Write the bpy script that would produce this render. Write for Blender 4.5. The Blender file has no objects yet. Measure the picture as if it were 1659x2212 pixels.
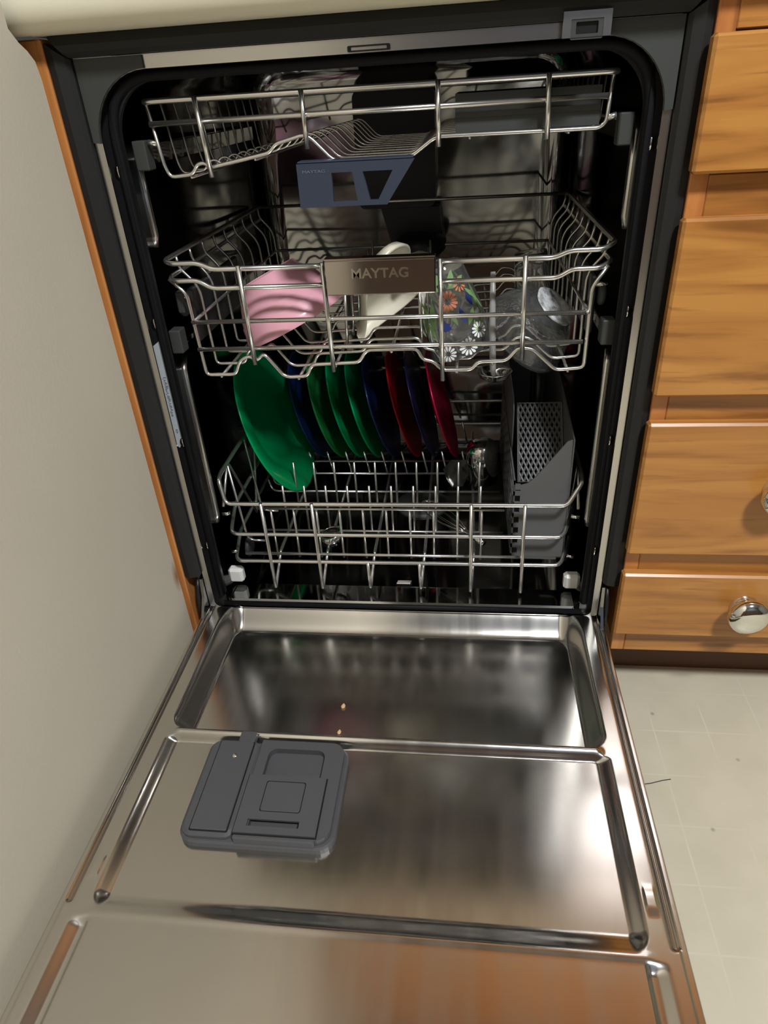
import bpy, math, random
import numpy as np
from mathutils import Vector
random.seed(7)
C = bpy.context.scene.collection
# ------------------------------------------------------------------ camera
cam_d = bpy.data.cameras.new('camera'); cam = bpy.data.objects.new('camera', cam_d); C.objects.link(cam)
cam_d.sensor_fit = 'VERTICAL'; cam_d.sensor_height = 36.0; cam_d.lens = 1443.413 / 2212 * 36
cam_d.clip_start = 0.01
def cam_axes(yaw, pit, rol):
    cz, sz = math.cos(yaw), math.sin(yaw)
    f = np.array([-sz*math.cos(pit), cz*math.cos(pit), math.sin(pit)])
    r = np.array([cz, sz, 0]); u = np.cross(r, f)
    return math.cos(rol)*r + math.sin(rol)*u, -math.sin(rol)*r + math.cos(rol)*u, f
_r, _u, _f = cam_axes(math.radians(7.86284), math.radians(-32.02926), math.radians(-3.71623))
from mathutils import Matrix
M4 = Matrix(((_r[0], _u[0], -_f[0], 0.0953), (_r[1], _u[1], -_f[1], -0.7618), (_r[2], _u[2], -_f[2], 0.80557), (0, 0, 0, 1)))
cam.matrix_world = M4
bpy.context.scene.camera = cam
# ------------------------------------------------------------------ world, exposure
W = bpy.data.worlds.new('world'); bpy.context.scene.world = W; W.use_nodes = True
W.node_tree.nodes['Background'].inputs[0].default_value = (1.0, 0.97, 0.92, 1)
W.node_tree.nodes['Background'].inputs[1].default_value = 0.05
vs = bpy.context.scene.view_settings
vs.view_transform = 'Standard'; vs.look = 'None'; vs.gamma = 1.0; vs.use_curve_mapping = False
vs.exposure = 0.0
LAMP_POS = (.82, -1.35, 2.40); LAMP_POWER = 285.0

# ------------------------------------------------------------------ materials
def srgb(r, g, b):
    f = lambda c: ((c/255)/12.92 if c/255 <= 0.04045 else (((c/255)+0.055)/1.055)**2.4)
    return (f(r), f(g), f(b), 1)
MATS = {}
def mat(name, col, rough=0.5, metal=0.0, spec=0.5, trans=0.0, ior=1.45, emit=None, es=0, aniso=0, coat=0, bump=None, mottle=None, rvar=None, sss=0):
    m = bpy.data.materials.new(name); m.use_nodes = True
    nt = m.node_tree; b = nt.nodes['Principled BSDF']
    b.inputs['Base Color'].default_value = col if len(col) == 4 else (*col, 1)
    b.inputs['Roughness'].default_value = rough; b.inputs['Metallic'].default_value = metal
    b.inputs['Specular IOR Level'].default_value = spec
    b.inputs['Transmission Weight'].default_value = trans; b.inputs['IOR'].default_value = ior
    b.inputs['Anisotropic'].default_value = aniso; b.inputs['Coat Weight'].default_value = coat
    b.inputs['Coat Roughness'].default_value = 0.15
    if sss:
        b.inputs['Subsurface Weight'].default_value = sss
        b.inputs['Subsurface Radius'].default_value = (1, 1, 1); b.inputs['Subsurface Scale'].default_value = .006
    if emit:
        b.inputs['Emission Color'].default_value = emit; b.inputs['Emission Strength'].default_value = es
    tc = nt.nodes.new('ShaderNodeTexCoord')
    if bump:                                  # (scale, strength, distance)
        n = nt.nodes.new('ShaderNodeTexNoise'); n.inputs['Scale'].default_value = bump[0]; n.inputs['Detail'].default_value = 3
        bp = nt.nodes.new('ShaderNodeBump'); bp.inputs['Strength'].default_value = bump[1]; bp.inputs['Distance'].default_value = bump[2]
        nt.links.new(tc.outputs['Object'], n.inputs['Vector']); nt.links.new(n.outputs['Fac'], bp.inputs['Height'])
        nt.links.new(bp.outputs['Normal'], b.inputs['Normal'])
    if mottle:                                # (scale, second colour, amount)
        n = nt.nodes.new('ShaderNodeTexNoise'); n.inputs['Scale'].default_value = mottle[0]; n.inputs['Detail'].default_value = 5
        mx = nt.nodes.new('ShaderNodeMix'); mx.data_type = 'RGBA'
        mp = nt.nodes.new('ShaderNodeMapRange'); mp.inputs[1].default_value = .35; mp.inputs[2].default_value = .7; mp.inputs[4].default_value = mottle[2]
        nt.links.new(tc.outputs['Object'], n.inputs['Vector']); nt.links.new(n.outputs['Fac'], mp.inputs[0]); nt.links.new(mp.outputs[0], mx.inputs['Factor'])
        mx.inputs['A'].default_value = b.inputs['Base Color'].default_value[:]; mx.inputs['B'].default_value = mottle[1]
        nt.links.new(mx.outputs['Result'], b.inputs['Base Color'])
    if rvar:                                  # (scale vec, min, max) roughness variation
        n = nt.nodes.new('ShaderNodeTexNoise'); n.inputs['Scale'].default_value = 1.0; n.inputs['Detail'].default_value = 4
        mpv = nt.nodes.new('ShaderNodeMapping'); mpv.inputs['Scale'].default_value = rvar[0]
        mp = nt.nodes.new('ShaderNodeMapRange'); mp.inputs[1].default_value = .3; mp.inputs[2].default_value = .7; mp.inputs[3].default_value = rvar[1]; mp.inputs[4].default_value = rvar[2]
        nt.links.new(tc.outputs['Object'], mpv.inputs['Vector']); nt.links.new(mpv.outputs[0], n.inputs['Vector'])
        nt.links.new(n.outputs['Fac'], mp.inputs[0]); nt.links.new(mp.outputs[0], b.inputs['Roughness'])
    MATS[name] = m
    return m
def wood(name, c1, c2, c3, axis='x', rough=0.32, k=1.0):
    m = bpy.data.materials.new(name); m.use_nodes = True; nt = m.node_tree; b = nt.nodes['Principled BSDF']
    b.inputs['Roughness'].default_value = rough; b.inputs['Coat Weight'].default_value = 0.25; b.inputs['Coat Roughness'].default_value = 0.25
    tc = nt.nodes.new('ShaderNodeTexCoord'); oi = nt.nodes.new('ShaderNodeObjectInfo')
    ad = nt.nodes.new('ShaderNodeVectorMath'); ad.operation = 'ADD'
    sc = nt.nodes.new('ShaderNodeMath'); sc.operation = 'MULTIPLY'; sc.inputs[1].default_value = 37.0
    nt.links.new(oi.outputs['Random'], sc.inputs[0]); nt.links.new(tc.outputs['Object'], ad.inputs[0]); nt.links.new(sc.outputs[0], ad.inputs[1])
    def noise(scale, detail, dist=0.0):
        mp = nt.nodes.new('ShaderNodeMapping'); mp.inputs['Scale'].default_value = scale
        n = nt.nodes.new('ShaderNodeTexNoise'); n.inputs['Scale'].default_value = 1; n.inputs['Detail'].default_value = detail; n.inputs['Distortion'].default_value = dist
        nt.links.new(ad.outputs[0], mp.inputs['Vector']); nt.links.new(mp.outputs[0], n.inputs['Vector']); return n
    S = (lambda a, c: (a, c, c)) if axis == 'x' else (lambda a, c: (c, c, a))
    n1 = noise(S(2.2*k, 26*k), 4, 1.6); n2 = noise(S(9*k, 130*k), 3, .6); n3 = noise(S(2.5, 4), 2, 1.0)
    r1 = nt.nodes.new('ShaderNodeValToRGB'); e = r1.color_ramp.elements
    e[0].position = .30; e[0].color = c3; e[1].position = .62; e[1].color = c1
    q = r1.color_ramp.elements.new(.44); q.color = c2
    nt.links.new(n1.outputs['Fac'], r1.inputs['Fac'])
    st = nt.nodes.new('ShaderNodeMapRange'); st.inputs[1].default_value = .60; st.inputs[2].default_value = .78; st.inputs[4].default_value = .75
    nt.links.new(n2.outputs['Fac'], st.inputs[0])
    mx = nt.nodes.new('ShaderNodeMix'); mx.data_type = 'RGBA'; mx.inputs['B'].default_value = c3
    nt.links.new(st.outputs[0], mx.inputs['Factor']); nt.links.new(r1.outputs['Color'], mx.inputs['A'])
    m3 = nt.nodes.new('ShaderNodeMapRange'); m3.inputs[1].default_value = .45; m3.inputs[2].default_value = .75; m3.inputs[4].default_value = .45
    nt.links.new(n3.outputs['Fac'], m3.inputs[0])
    mz = nt.nodes.new('ShaderNodeMix'); mz.data_type = 'RGBA'; mz.inputs['B'].default_value = c2
    nt.links.new(m3.outputs[0], mz.inputs['Factor']); nt.links.new(mx.outputs['Result'], mz.inputs['A'])
    nt.links.new(mz.outputs['Result'], b.inputs['Base Color'])
    bp = nt.nodes.new('ShaderNodeBump'); bp.inputs['Strength'].default_value = .12; bp.inputs['Distance'].default_value = .001
    nt.links.new(n2.outputs['Fac'], bp.inputs['Height']); nt.links.new(bp.outputs['Normal'], b.inputs['Normal'])
    MATS[name] = m; return m
PINE = wood('pine', (.51, .232, .052, 1), (.40, .165, .036, 1), (.20, .072, .015, 1))
PINE_V = wood('pine_upright', (.55, .225, .06, 1), (.46, .17, .045, 1), (.30, .105, .03, 1), axis='z')
DARKW = wood('dull_brown_wood', (.10, .062, .046, 1), (.08, .048, .036, 1), (.05, .03, .022, 1), axis='z')
TOEM = mat('toe_kick', (.10, .045, .02), .6)
WIRE = mat('rack_wire', (.70, .68, .63), .24, .92)
WIREB = mat('rack_wire_rim', (.78, .76, .71), .22, .95)
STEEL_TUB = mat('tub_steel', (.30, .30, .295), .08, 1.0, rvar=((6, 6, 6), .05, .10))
STEEL_DOOR = mat('door_steel', (.62, .595, .555), .17, 1.0, rvar=((40, 3, 6), .15, .22))
STEEL_FR = mat('frame_steel', (.60, .585, .55), .25, 1.0)
CHROME = mat('chrome', (.80, .79, .75), .05, 1.0)
STEEL_UT = mat('utensil_steel', (.72, .71, .69), .10, 1.0)
PLATE_NM = mat('nameplate_steel', (.55, .50, .46), .10, 1.0)
RUB = mat('black_rubber', (.016, .016, .0155), .48, spec=.35, bump=(300, .1, .0005))
GASK = mat('gasket_rubber', (.006, .006, .007), .60, spec=.2)
GREYP = mat('grey_plastic', (.040, .043, .039), .55)
BASKP = mat('basket_plastic', (.095, .095, .093), .50)
DISPP = mat('dispenser_plastic', (.070, .070, .073), .50, bump=(900, .08, .0003))
BLUEP = mat('handle_blue', (.030, .040, .064), .45)
BLACKP = mat('black_plastic', (.010, .010, .011), .38)
CREAM = mat('counter_laminate', srgb(222, 215, 190), .42, bump=(600, .08, .0004))
STICK = mat('sticker', srgb(176, 182, 186), .5)
INK = mat('ink', (.02, .02, .02), .6)
WHITEP = mat('white_block', (.75, .73, .68), .18, .0)
GREEN = mat('green_plate', (.0, .40, .125), .30, coat=.25)
GREEN2 = mat('grass_green_plate', (.03, .36, .085), .30, coat=.25)
BLUE = mat('blue_plate', (.008, .026, .12), .30, coat=.25)
NAVY = mat('navy_plate', (.010, .012, .065), .30, coat=.25)
RED = mat('red_plate', (.50, .012, .020), .30, coat=.25, sss=0)
CRIM = mat('crimson_plate', (.52, .006, .055), .28, coat=.3)
PINK = mat('pink_melamine', (.80, .40, .47), .33, coat=.3, mottle=(14, (.70, .36, .41, 1), .5))
CERAM = mat('cream_ceramic', (.74, .69, .54), .30, coat=.3)
GLASS = mat('clear_glass', (.95, .97, .97), .04, trans=.97, ior=1.47)
PRESSED = mat('pressed_glass', (.92, .94, .94), .05, trans=.965, ior=1.47, bump=(60, .55, .003))
GLINTS = mat('painted_glints', (.95, .96, .96), .25, trans=.0, ior=1.5, mottle=(85, (.10, .10, .10, 1), 1.0))  # white colour paints light glints on clear glass, dark mottle its facets
DAISY = mat('print_white', (.82, .82, .80), .4)
ORANGE = mat('print_orange', (.58, .20, .10), .45)
LEAF = mat('print_green', (.19, .33, .13), .45)
PBLUE = mat('print_blue', (.02, .035, .16), .45)
GREYROD = mat('grey_nylon', (.28, .275, .265), .35)
CRUMB = mat('crumb', (.60, .40, .20), .8)
PAINTC = mat('cream_paint', (.80, .76, .66), .6)
CEIL = mat('ceiling_dimmed', (.34, .325, .30), .9)  # colour darkened to dim the ceiling's bounce and its reflections in steel
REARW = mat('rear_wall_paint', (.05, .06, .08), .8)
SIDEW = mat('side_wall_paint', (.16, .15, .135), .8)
LAMPM = mat('lamp_glow', (.9, .85, .75), .5, emit=(.97, 1.0, 1.04, 1), es=LAMP_POWER)
LAMPB = mat('lamp_rim', (.6, .58, .54), .3, 1.0)
LACQ = mat('counter_far', (.08, .085, .10), .5)
def translucent(m, fac):
    nt = m.node_tree; b = nt.nodes['Principled BSDF']; out = nt.nodes['Material Output']
    t = nt.nodes.new('ShaderNodeBsdfTranslucent'); t.inputs['Color'].default_value = [min(1, c*1.6) for c in b.inputs['Base Color'].default_value[:3]]+[1]
    mx = nt.nodes.new('ShaderNodeMixShader'); mx.inputs[0].default_value = fac
    nt.links.new(b.outputs[0], mx.inputs[1]); nt.links.new(t.outputs[0], mx.inputs[2]); nt.links.new(mx.outputs[0], out.inputs['Surface'])
for m_ in (GREEN, GREEN2, RED, CRIM): translucent(m_, .35)
# painted wall with a brown rub mark
WALLM = mat('wall_paint', srgb(201, 192, 172), .72, bump=(260, .22, .0008), mottle=(3.5, srgb(193, 184, 165), .7))
def add_spot(m, centre, rx, rz, col, amount):
    nt = m.node_tree; b = nt.nodes['Principled BSDF']; src = b.inputs['Base Color'].links[0].from_socket
    ge = nt.nodes.new('ShaderNodeNewGeometry'); mp = nt.nodes.new('ShaderNodeMapping'); mp.vector_type = 'TEXTURE'
    mp.inputs['Location'].default_value = centre; mp.inputs['Scale'].default_value = (.05, rx, rz)
    gr = nt.nodes.new('ShaderNodeTexGradient'); gr.gradient_type = 'SPHERICAL'
    mu = nt.nodes.new('ShaderNodeMath'); mu.operation = 'MULTIPLY'; mu.inputs[1].default_value = amount
    mx = nt.nodes.new('ShaderNodeMix'); mx.data_type = 'RGBA'; mx.inputs['B'].default_value = col
    nt.links.new(ge.outputs['Position'], mp.inputs['Vector']); nt.links.new(mp.outputs[0], gr.inputs['Vector']); nt.links.new(gr.outputs['Fac'], mu.inputs[0])
    nt.links.new(mu.outputs[0], mx.inputs['Factor']); nt.links.new(src, mx.inputs['A']); nt.links.new(mx.outputs['Result'], b.inputs['Base Color'])
add_spot(WALLM, (-.318, -.022, .225), .014, .03, srgb(150, 100, 55), 1.0)
def floor_mat():
    m = bpy.data.materials.new('vinyl_floor'); m.use_nodes = True; nt = m.node_tree; b = nt.nodes['Principled BSDF']
    b.inputs['Roughness'].default_value = .48
    ge = nt.nodes.new('ShaderNodeNewGeometry')
    def nz(scale, det): 
        n = nt.nodes.new('ShaderNodeTexNoise'); n.inputs['Scale'].default_value = scale; n.inputs['Detail'].default_value = det; nt.links.new(ge.outputs['Position'], n.inputs['Vector']); return n
    def mixc(fac, a, bcol):
        mx = nt.nodes.new('ShaderNodeMix'); mx.data_type = 'RGBA'; nt.links.new(fac, mx.inputs['Factor'])
        if isinstance(a, tuple): mx.inputs['A'].default_value = a
        else: nt.links.new(a, mx.inputs['A'])
        mx.inputs['B'].default_value = bcol; return mx.outputs['Result']
    def rng(s, lo, hi, top):
        mp = nt.nodes.new('ShaderNodeMapRange'); mp.inputs[1].default_value = lo; mp.inputs[2].default_value = hi; mp.inputs[4].default_value = top; nt.links.new(s, mp.inputs[0]); return mp.outputs[0]
    c = mixc(rng(nz(14, 6).outputs['Fac'], .4, .7, .55), srgb(196, 188, 166), srgb(182, 174, 152))
    # pale worn grid of the vinyl pattern
    br = nt.nodes.new('ShaderNodeTexBrick'); br.offset = 0; br.inputs['Scale'].default_value = 1; br.inputs['Brick Width'].default_value = .075; br.inputs['Row Height'].default_value = .075; br.inputs['Mortar Size'].default_value = .0012
    nt.links.new(ge.outputs['Position'], br.inputs['Vector'])
    mu = nt.nodes.new('ShaderNodeMath'); mu.operation = 'MULTIPLY'; nt.links.new(br.outputs['Fac'], mu.inputs[0]); nt.links.new(rng(nz(7, 3).outputs['Fac'], .48, .66, .55), mu.inputs[1])
    c = mixc(mu.outputs[0], c, srgb(210, 204, 186))
    vo = nt.nodes.new('ShaderNodeTexVoronoi'); vo.inputs['Scale'].default_value = 17; nt.links.new(ge.outputs['Position'], vo.inputs['Vector'])
    c = mixc(rng(vo.outputs['Distance'], .075, .035, .7), c, srgb(120, 110, 92))
    nt.links.new(c, b.inputs['Base Color'])
    MATS['floor'] = m; return m
FLOORM = floor_mat()

# ------------------------------------------------------------------ mesh helpers
WL = {}
class B:
    def __init__(s): s.v = []; s.f = []
    def add(s, vs, fs):
        o = len(s.v); s.v += [tuple(map(float, p)) for p in vs]; s.f += [tuple(i+o for i in f) for f in fs]; return s
    def box(s, x0, x1, y0, y1, z0, z1, ch=0.0):
        if x0 > x1: x0, x1 = x1, x0
        if ch <= 0:
            return s.add([(x0,y0,z0),(x1,y0,z0),(x1,y1,z0),(x0,y1,z0),(x0,y0,z1),(x1,y0,z1),(x1,y1,z1),(x0,y1,z1)],
                         [(0,3,2,1),(4,5,6,7),(0,1,5,4),(1,2,6,5),(2,3,7,6),(3,0,4,7)])
        X = (x0, x1); Y = (y0, y1); Z = (z0, z1); v = []; idx = {}
        for i in (0,1):
            for j in (0,1):
                for k in (0,1):
                    sx, sy, sz = (ch if i == 0 else -ch), (ch if j == 0 else -ch), (ch if k == 0 else -ch)
                    idx[i,j,k] = len(v)
                    v += [(X[i], Y[j]+sy, Z[k]+sz), (X[i]+sx, Y[j], Z[k]+sz), (X[i]+sx, Y[j]+sy, Z[k])]
        f = []
        for i in (0,1): q = [idx[i,0,0], idx[i,1,0], idx[i,1,1], idx[i,0,1]]; f.append(tuple(q if i else q[::-1]))
        for j in (0,1): q = [idx[0,j,0]+1, idx[1,j,0]+1, idx[1,j,1]+1, idx[0,j,1]+1]; f.append(tuple(q[::-1] if j else q))
        for k in (0,1): q = [idx[0,0,k]+2, idx[1,0,k]+2, idx[1,1,k]+2, idx[0,1,k]+2]; f.append(tuple(q if k else q[::-1]))
        for i in (0,1):
            for j in (0,1): f.append((idx[i,j,0], idx[i,j,1], idx[i,j,1]+1, idx[i,j,0]+1))
            for k in (0,1): f.append((idx[i,0,k], idx[i,1,k], idx[i,1,k]+2, idx[i,0,k]+2))
        for j in (0,1):
            for k in (0,1): f.append((idx[0,j,k]+1, idx[1,j,k]+1, idx[1,j,k]+2, idx[0,j,k]+2))
        for key in idx: a = idx[key]; f.append((a, a+1, a+2))
        return s.add(v, f)
    def tube(s, pts, r, seg=8, closed=False, fil=0.0, n=4, cap=True):
        P = [np.array(p, float) for p in pts]
        if fil > 0: P = fillet(P, fil, closed, n)
        N = len(P); T = []
        for i in range(N):
            a = P[i-1] if (i > 0 or closed) else P[i]; b = P[(i+1) % N] if (i < N-1 or closed) else P[i]
            t = b-a; T.append(t/ (np.linalg.norm(t)+1e-12))
        ref = np.array([0,0,1.0]) if abs(T[0][2]) < .9 else np.array([1.0,0,0])
        nrm = np.cross(T[0], ref); nrm /= np.linalg.norm(nrm); V = []
        for i in range(N):
            nrm = nrm - T[i]*(nrm@T[i]); nrm /= np.linalg.norm(nrm)+1e-12; bn = np.cross(T[i], nrm)
            rr = r[i] if isinstance(r, (list, tuple)) else r
            for k in range(seg):
                a = 2*math.pi*k/seg; V.append(P[i]+rr*(math.cos(a)*nrm+math.sin(a)*bn))
        F = []
        for i in range(N if closed else N-1):
            j = (i+1) % N
            for k in range(seg): F.append((i*seg+k, i*seg+(k+1) % seg, j*seg+(k+1) % seg, j*seg+k))
        if cap and not closed: F += [tuple(range(seg))[::-1], tuple((N-1)*seg+k for k in range(seg))]
        return s.add(V, F)
    def lathe(s, prof, o, e1, e2, n, seg=48, rfun=None, closed=True):
        o, e1, e2, n = map(lambda q: np.array(q, float), (o, e1, e2, n)); V = []; m = len(prof)
        for k in range(seg):
            a = 2*math.pi*k/seg
            for (r, h) in prof:
                q = r*(rfun(a) if rfun else 1); V.append(o+q*(math.cos(a)*e1+math.sin(a)*e2)+h*n)
        F = []
        for k in range(seg):
            j = (k+1) % seg
            for i in range(m-1): F.append((k*m+i, j*m+i, j*m+i+1, k*m+i+1))
        return s.add(V, F)
    def prism(s, poly, z0, z1, fn=lambda u, v, w: (u, v, w)):
        n = len(poly); V = [fn(p[0], p[1], z0) for p in poly]+[fn(p[0], p[1], z1) for p in poly]
        F = [tuple(range(n))[::-1], tuple(range(n, 2*n))]+[(i, (i+1) % n, n+(i+1) % n, n+i) for i in range(n)]
        return s.add(V, F)
    def ring(s, A, Bp, d0, d1, fn):
        """frame between closed outlines A and Bp (same length), thickness d0..d1"""
        n = len(A); V = [fn(*p, d0) for p in A]+[fn(*p, d0) for p in Bp]+[fn(*p, d1) for p in A]+[fn(*p, d1) for p in Bp]; F = []
        for i in range(n):
            j = (i+1) % n
            F += [(i, j, n+j, n+i), (2*n+i, 3*n+i, 3*n+j, 2*n+j), (i, 2*n+i, 2*n+j, j), (n+i, n+j, 3*n+j, 3*n+i)]
        return s.add(V, F)
    def build(s, name, m, parent=None, smooth=False, label=None, cat=None, group=None, kind=None, auto=None):
        V = np.array(s.v); c = (V.min(0)+V.max(0))/2
        me = bpy.data.meshes.new(name); me.from_pydata((V-c).tolist(), [], s.f); me.validate(); 
        import bmesh
        bm = bmesh.new(); bm.from_mesh(me); bmesh.ops.recalc_face_normals(bm, faces=bm.faces); bm.to_mesh(me); bm.free()
        me.materials.append(m)
        if smooth: me.polygons.foreach_set('use_smooth', [True]*len(me.polygons))
        if auto is not None: me.set_sharp_from_angle(angle=math.radians(auto))
        o = bpy.data.objects.new(name, me); C.objects.link(o); WL[o] = c
        if parent is not None: o.parent = parent; o.location = c-WL[parent]
        else: o.location = c
        tag(o, label, cat, group, kind); return o
def tag(o, label=None, cat=None, group=None, kind=None):
    if label: o['label'] = label
    if cat: o['category'] = cat
    if group: o['group'] = group
    if kind: o['kind'] = kind
def thing(name, loc, label, cat, group=None):
    o = bpy.data.objects.new(name, None); C.objects.link(o); o.location = loc; o.empty_display_size = .05
    WL[o] = np.array(loc, float); tag(o, label, cat, group); return o
def clone(o, dx=0, dy=0, dz=0, label=None):
    c = o.copy(); C.objects.link(c); c.location = (o.location[0]+dx, o.location[1]+dy, o.location[2]+dz)
    WL[c] = WL[o]+np.array((dx, dy, dz)); 
    if label: c['label'] = label
    return c
def fillet(P, r, closed, n):
    N = len(P); out = []
    for i in range(N):
        if not closed and i in (0, N-1): out.append(P[i]); continue
        a, b, c = P[i-1], P[i], P[(i+1) % N]; u = a-b; v = c-b; lu = np.linalg.norm(u); lv = np.linalg.norm(v)
        d = min(r, lu*.48, lv*.48); p0 = b+u/lu*d; p1 = b+v/lv*d
        for k in range(n+1):
            t = k/n; out.append((1-t)**2*p0+2*t*(1-t)*b+t*t*p1)
    return out
def rrect(x0, x1, y0, y1, r, n=8, rs=None):
    pts = []
    R = rs or (r, r, r, r)
    for (cx, cy, a0, q) in ((x1-R[0], y1-R[0], 0, R[0]), (x0+R[1], y1-R[1], 90, R[1]), (x0+R[2], y0+R[2], 180, R[2]), (x1-R[3], y0+R[3], 270, R[3])):
        for k in range(n+1):
            a = math.radians(a0+90*k/n); pts.append((cx+q*math.cos(a), cy+q*math.sin(a)))
    return pts
XZ = lambda u, v, w: (u, w, v)           # outline in x-z, depth along y
XY = lambda u, v, w: (u, v, w)
YZ = lambda u, v, w: (w, u, v)
def nrm(v): v = np.array(v, float); return v/np.linalg.norm(v)
def text_mesh(body, fn, name, m, parent, width, height, depth, bold=0.0):
    cu = bpy.data.curves.new(name, 'FONT'); cu.body = body; cu.size = 1; cu.extrude = .5; cu.offset = bold
    to = bpy.data.objects.new('tmp', cu); C.objects.link(to); dg = bpy.context.evaluated_depsgraph_get(); dg.update()
    me = to.evaluated_get(dg).to_mesh(); v = np.array([p.co[:] for p in me.vertices]); f = [tuple(p.vertices) for p in me.polygons]
    to.evaluated_get(dg).to_mesh_clear(); bpy.data.objects.remove(to); bpy.data.curves.remove(cu)
    mn, mx = v.min(0), v.max(0); v = (v-(mn+mx)/2)/(mx-mn)*np.array((width, height, depth))
    b = B(); b.add([fn(*p) for p in v], f); return b.build(name, m, parent)

# ================================================================== SETTING
B().box(-.45, 2.6, -2.42, .70, -.05, 0).build('floor', FLOORM, kind='structure')
wp = [(-2.32, 0), (-.018, 0), (-.018, .835), (-.021, .850), (-.030, .858), (-.041, .864), (-.052, .874), (-.052, .914), (-.018, .914), (.24, .914), (.24, 2.45), (-2.32, 2.45)]
B().prism(wp, -.44, -.3185, YZ).build('wall_left', WALLM, kind='structure')
B().box(-.44, 2.6, .64, .74, 0, 2.45).build('wall_back', WALLM, kind='structure')
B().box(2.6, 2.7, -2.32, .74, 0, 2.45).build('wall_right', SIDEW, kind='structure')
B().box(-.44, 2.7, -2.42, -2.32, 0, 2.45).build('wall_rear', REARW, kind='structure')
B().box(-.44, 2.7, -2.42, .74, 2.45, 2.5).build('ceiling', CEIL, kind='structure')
B().box(-.350, -.3130, -.0125, .03, .0, .868, .0015).build('trim_1', PINE_V, kind='structure')

# ceiling lamp
lamp = thing('ceiling_lamp', (LAMP_POS[0], LAMP_POS[1], 2.45), 'round glowing ceiling lamp with metal rim above the kitchen floor', 'lamp')
b = B(); b.lathe([(0, -.075), (.06, -.072), (.11, -.06), (.15, -.035), (.165, -.012)], (LAMP_POS[0], LAMP_POS[1], 2.45), (1,0,0), (0,1,0), (0,0,1), 32); b.build('diffuser', LAMPM, lamp, True)
b = B(); b.lathe([(.160, 0), (.185, 0), (.185, -.015), (.168, -.02), (.160, -.015), (.160, 0)], (LAMP_POS[0], LAMP_POS[1], 2.45), (1,0,0), (0,1,0), (0,0,1), 32); b.build('rim', LAMPB, lamp, True)

# countertop with a rolled front edge
R = .0205; cz = .8905
prof = [(.63, .911), (-.022, .911)]+[(-.022-.0205*math.sin(a), cz+R*math.cos(a)) for a in np.linspace(.2, math.pi-.2, 12)]+[(-.022, .870), (.63, .870)]
ct = B().prism(prof, -.3185, 1.6, YZ)
ct.prism([(-.018-.0, .911), (-.022, .911)]+[(-.022-.0205*math.sin(a), cz+R*math.cos(a)) for a in np.linspace(.2, math.pi-.2, 12)]+[(-.022, .870), (-.018, .870)], -.40, -.3185, YZ)
ct.build('countertop', CREAM, smooth=True, auto=40, label='cream countertop with rolled front edge running above the open dishwasher', cat='countertop')

# drawer cabinet to the right
cab = thing('drawer_cabinet', (.47, .28, 0), 'orange pine drawer cabinet with lipped drawers right of the dishwasher', 'cabinet')
bb = B(); bb.box(.318, .640, .0, .60, .10, .868); bb.build('carcass', PINE_V, cab)
B().box(.3125, .330, -.0145, .0, .10, .868, .001).build('stile', PINE_V, cab)
B().box(.620, .640, -.0145, .0, .10, .868, .001).build('stile', PINE_V, cab)
for z0, z1 in ((.836, .868), (.681, .722), (.462, .497), (.245, .279), (.10, .1395)):
    B().box(.3302, .6198, -.0145, .0, z0, z1, .001).build('rail', PINE, cab)
B().box(.318, .640, .055, .065, 0, .10).build('toe_kick', TOEM, cab)
def knob(par, x, z):
    prof = [(0, -.0335), (.011, -.0332), (.018, -.031), (.0245, -.0265), (.0268, -.0205), (.0250, -.0165), (.0185, -.0125), (.0150, -.0095), (.0160, -.004), (.0185, -.0006), (.0185, 0), (0, 0)]
    B().lathe(prof, (x, -.0312, z), (1,0,0), (0,0,1), (0,1,0), 40).build('knob', CHROME, par, True, auto=50, label='shiny chrome mushroom knob')
for z0, z1, kz in ((.724, .834, .78), (.499, .685, .59), (.281, .466, .381), (.143, .249, .199)):
    d = B().box(.3085, .632, -.031, -.0150, z0, z1, .0028).build('drawer', PINE, cab)
    knob(d, .4695, kz)
# cabinet beyond, same run, plus wall cabinets above the counter (seen only as reflections)
wc = thing('wall_cabinet', (.6, .45, 1.60), 'orange pine wall cabinet hung above the countertop', 'cabinet')
B().box(-.31, 1.5, .27, .64, 1.60, 2.40, .002).build('carcass', PINE_V, wc)
B().box(-.31, 1.5, .252, .64, 1.588, 1.5995, .002).build('added_bottom_panel', PAINTC, wc)  # added cream underside, supplies the beige band reflected in the steel door
for i in range(4):
    d = B().box(-.30+i*.45, .135+i*.45, .250, .2695, 1.63, 2.37, .006).build('door', PINE_V, wc)
    B().lathe([(0, -.026), (.012, -.024), (.017, -.018), (.011, -.010), (.011, 0)], (.10+i*.45, .2500, 1.69), (1,0,0), (0,0,1), (0,1,0), 20).build('knob', CHROME, d, True)
fc = thing('added_base_cabinet', (.9, -2.0, 0), 'unseen dull brown base cabinet added behind the viewer for brown reflections', 'cabinet')  # unseen, put in to give the steel a brown reflection
B().box(-.30, 2.2, -2.30, -1.74, .10, .87).build('carcass', DARKW, fc)
B().box(-.30, 2.2, -2.30, -1.80, 0, .10).build('toe_kick', TOEM, fc)
B().box(-.31, 2.2, -2.30, -1.71, .871, .91, .006).build('worktop', LACQ, fc)
for i in range(5):
    B().box(-.27+i*.49, .17+i*.49, -1.7395, -1.72, .13, .84, .005).build('door', DARKW, fc)

# ================================================================== DISHWASHER
dw = thing('dishwasher', (0, .27, 0), 'open built-in dishwasher with steel tub and lowered steel door', 'dishwasher')
P_ = lambda bld, name, m, **k: bld.build(name, m, dw, **k)
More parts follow.
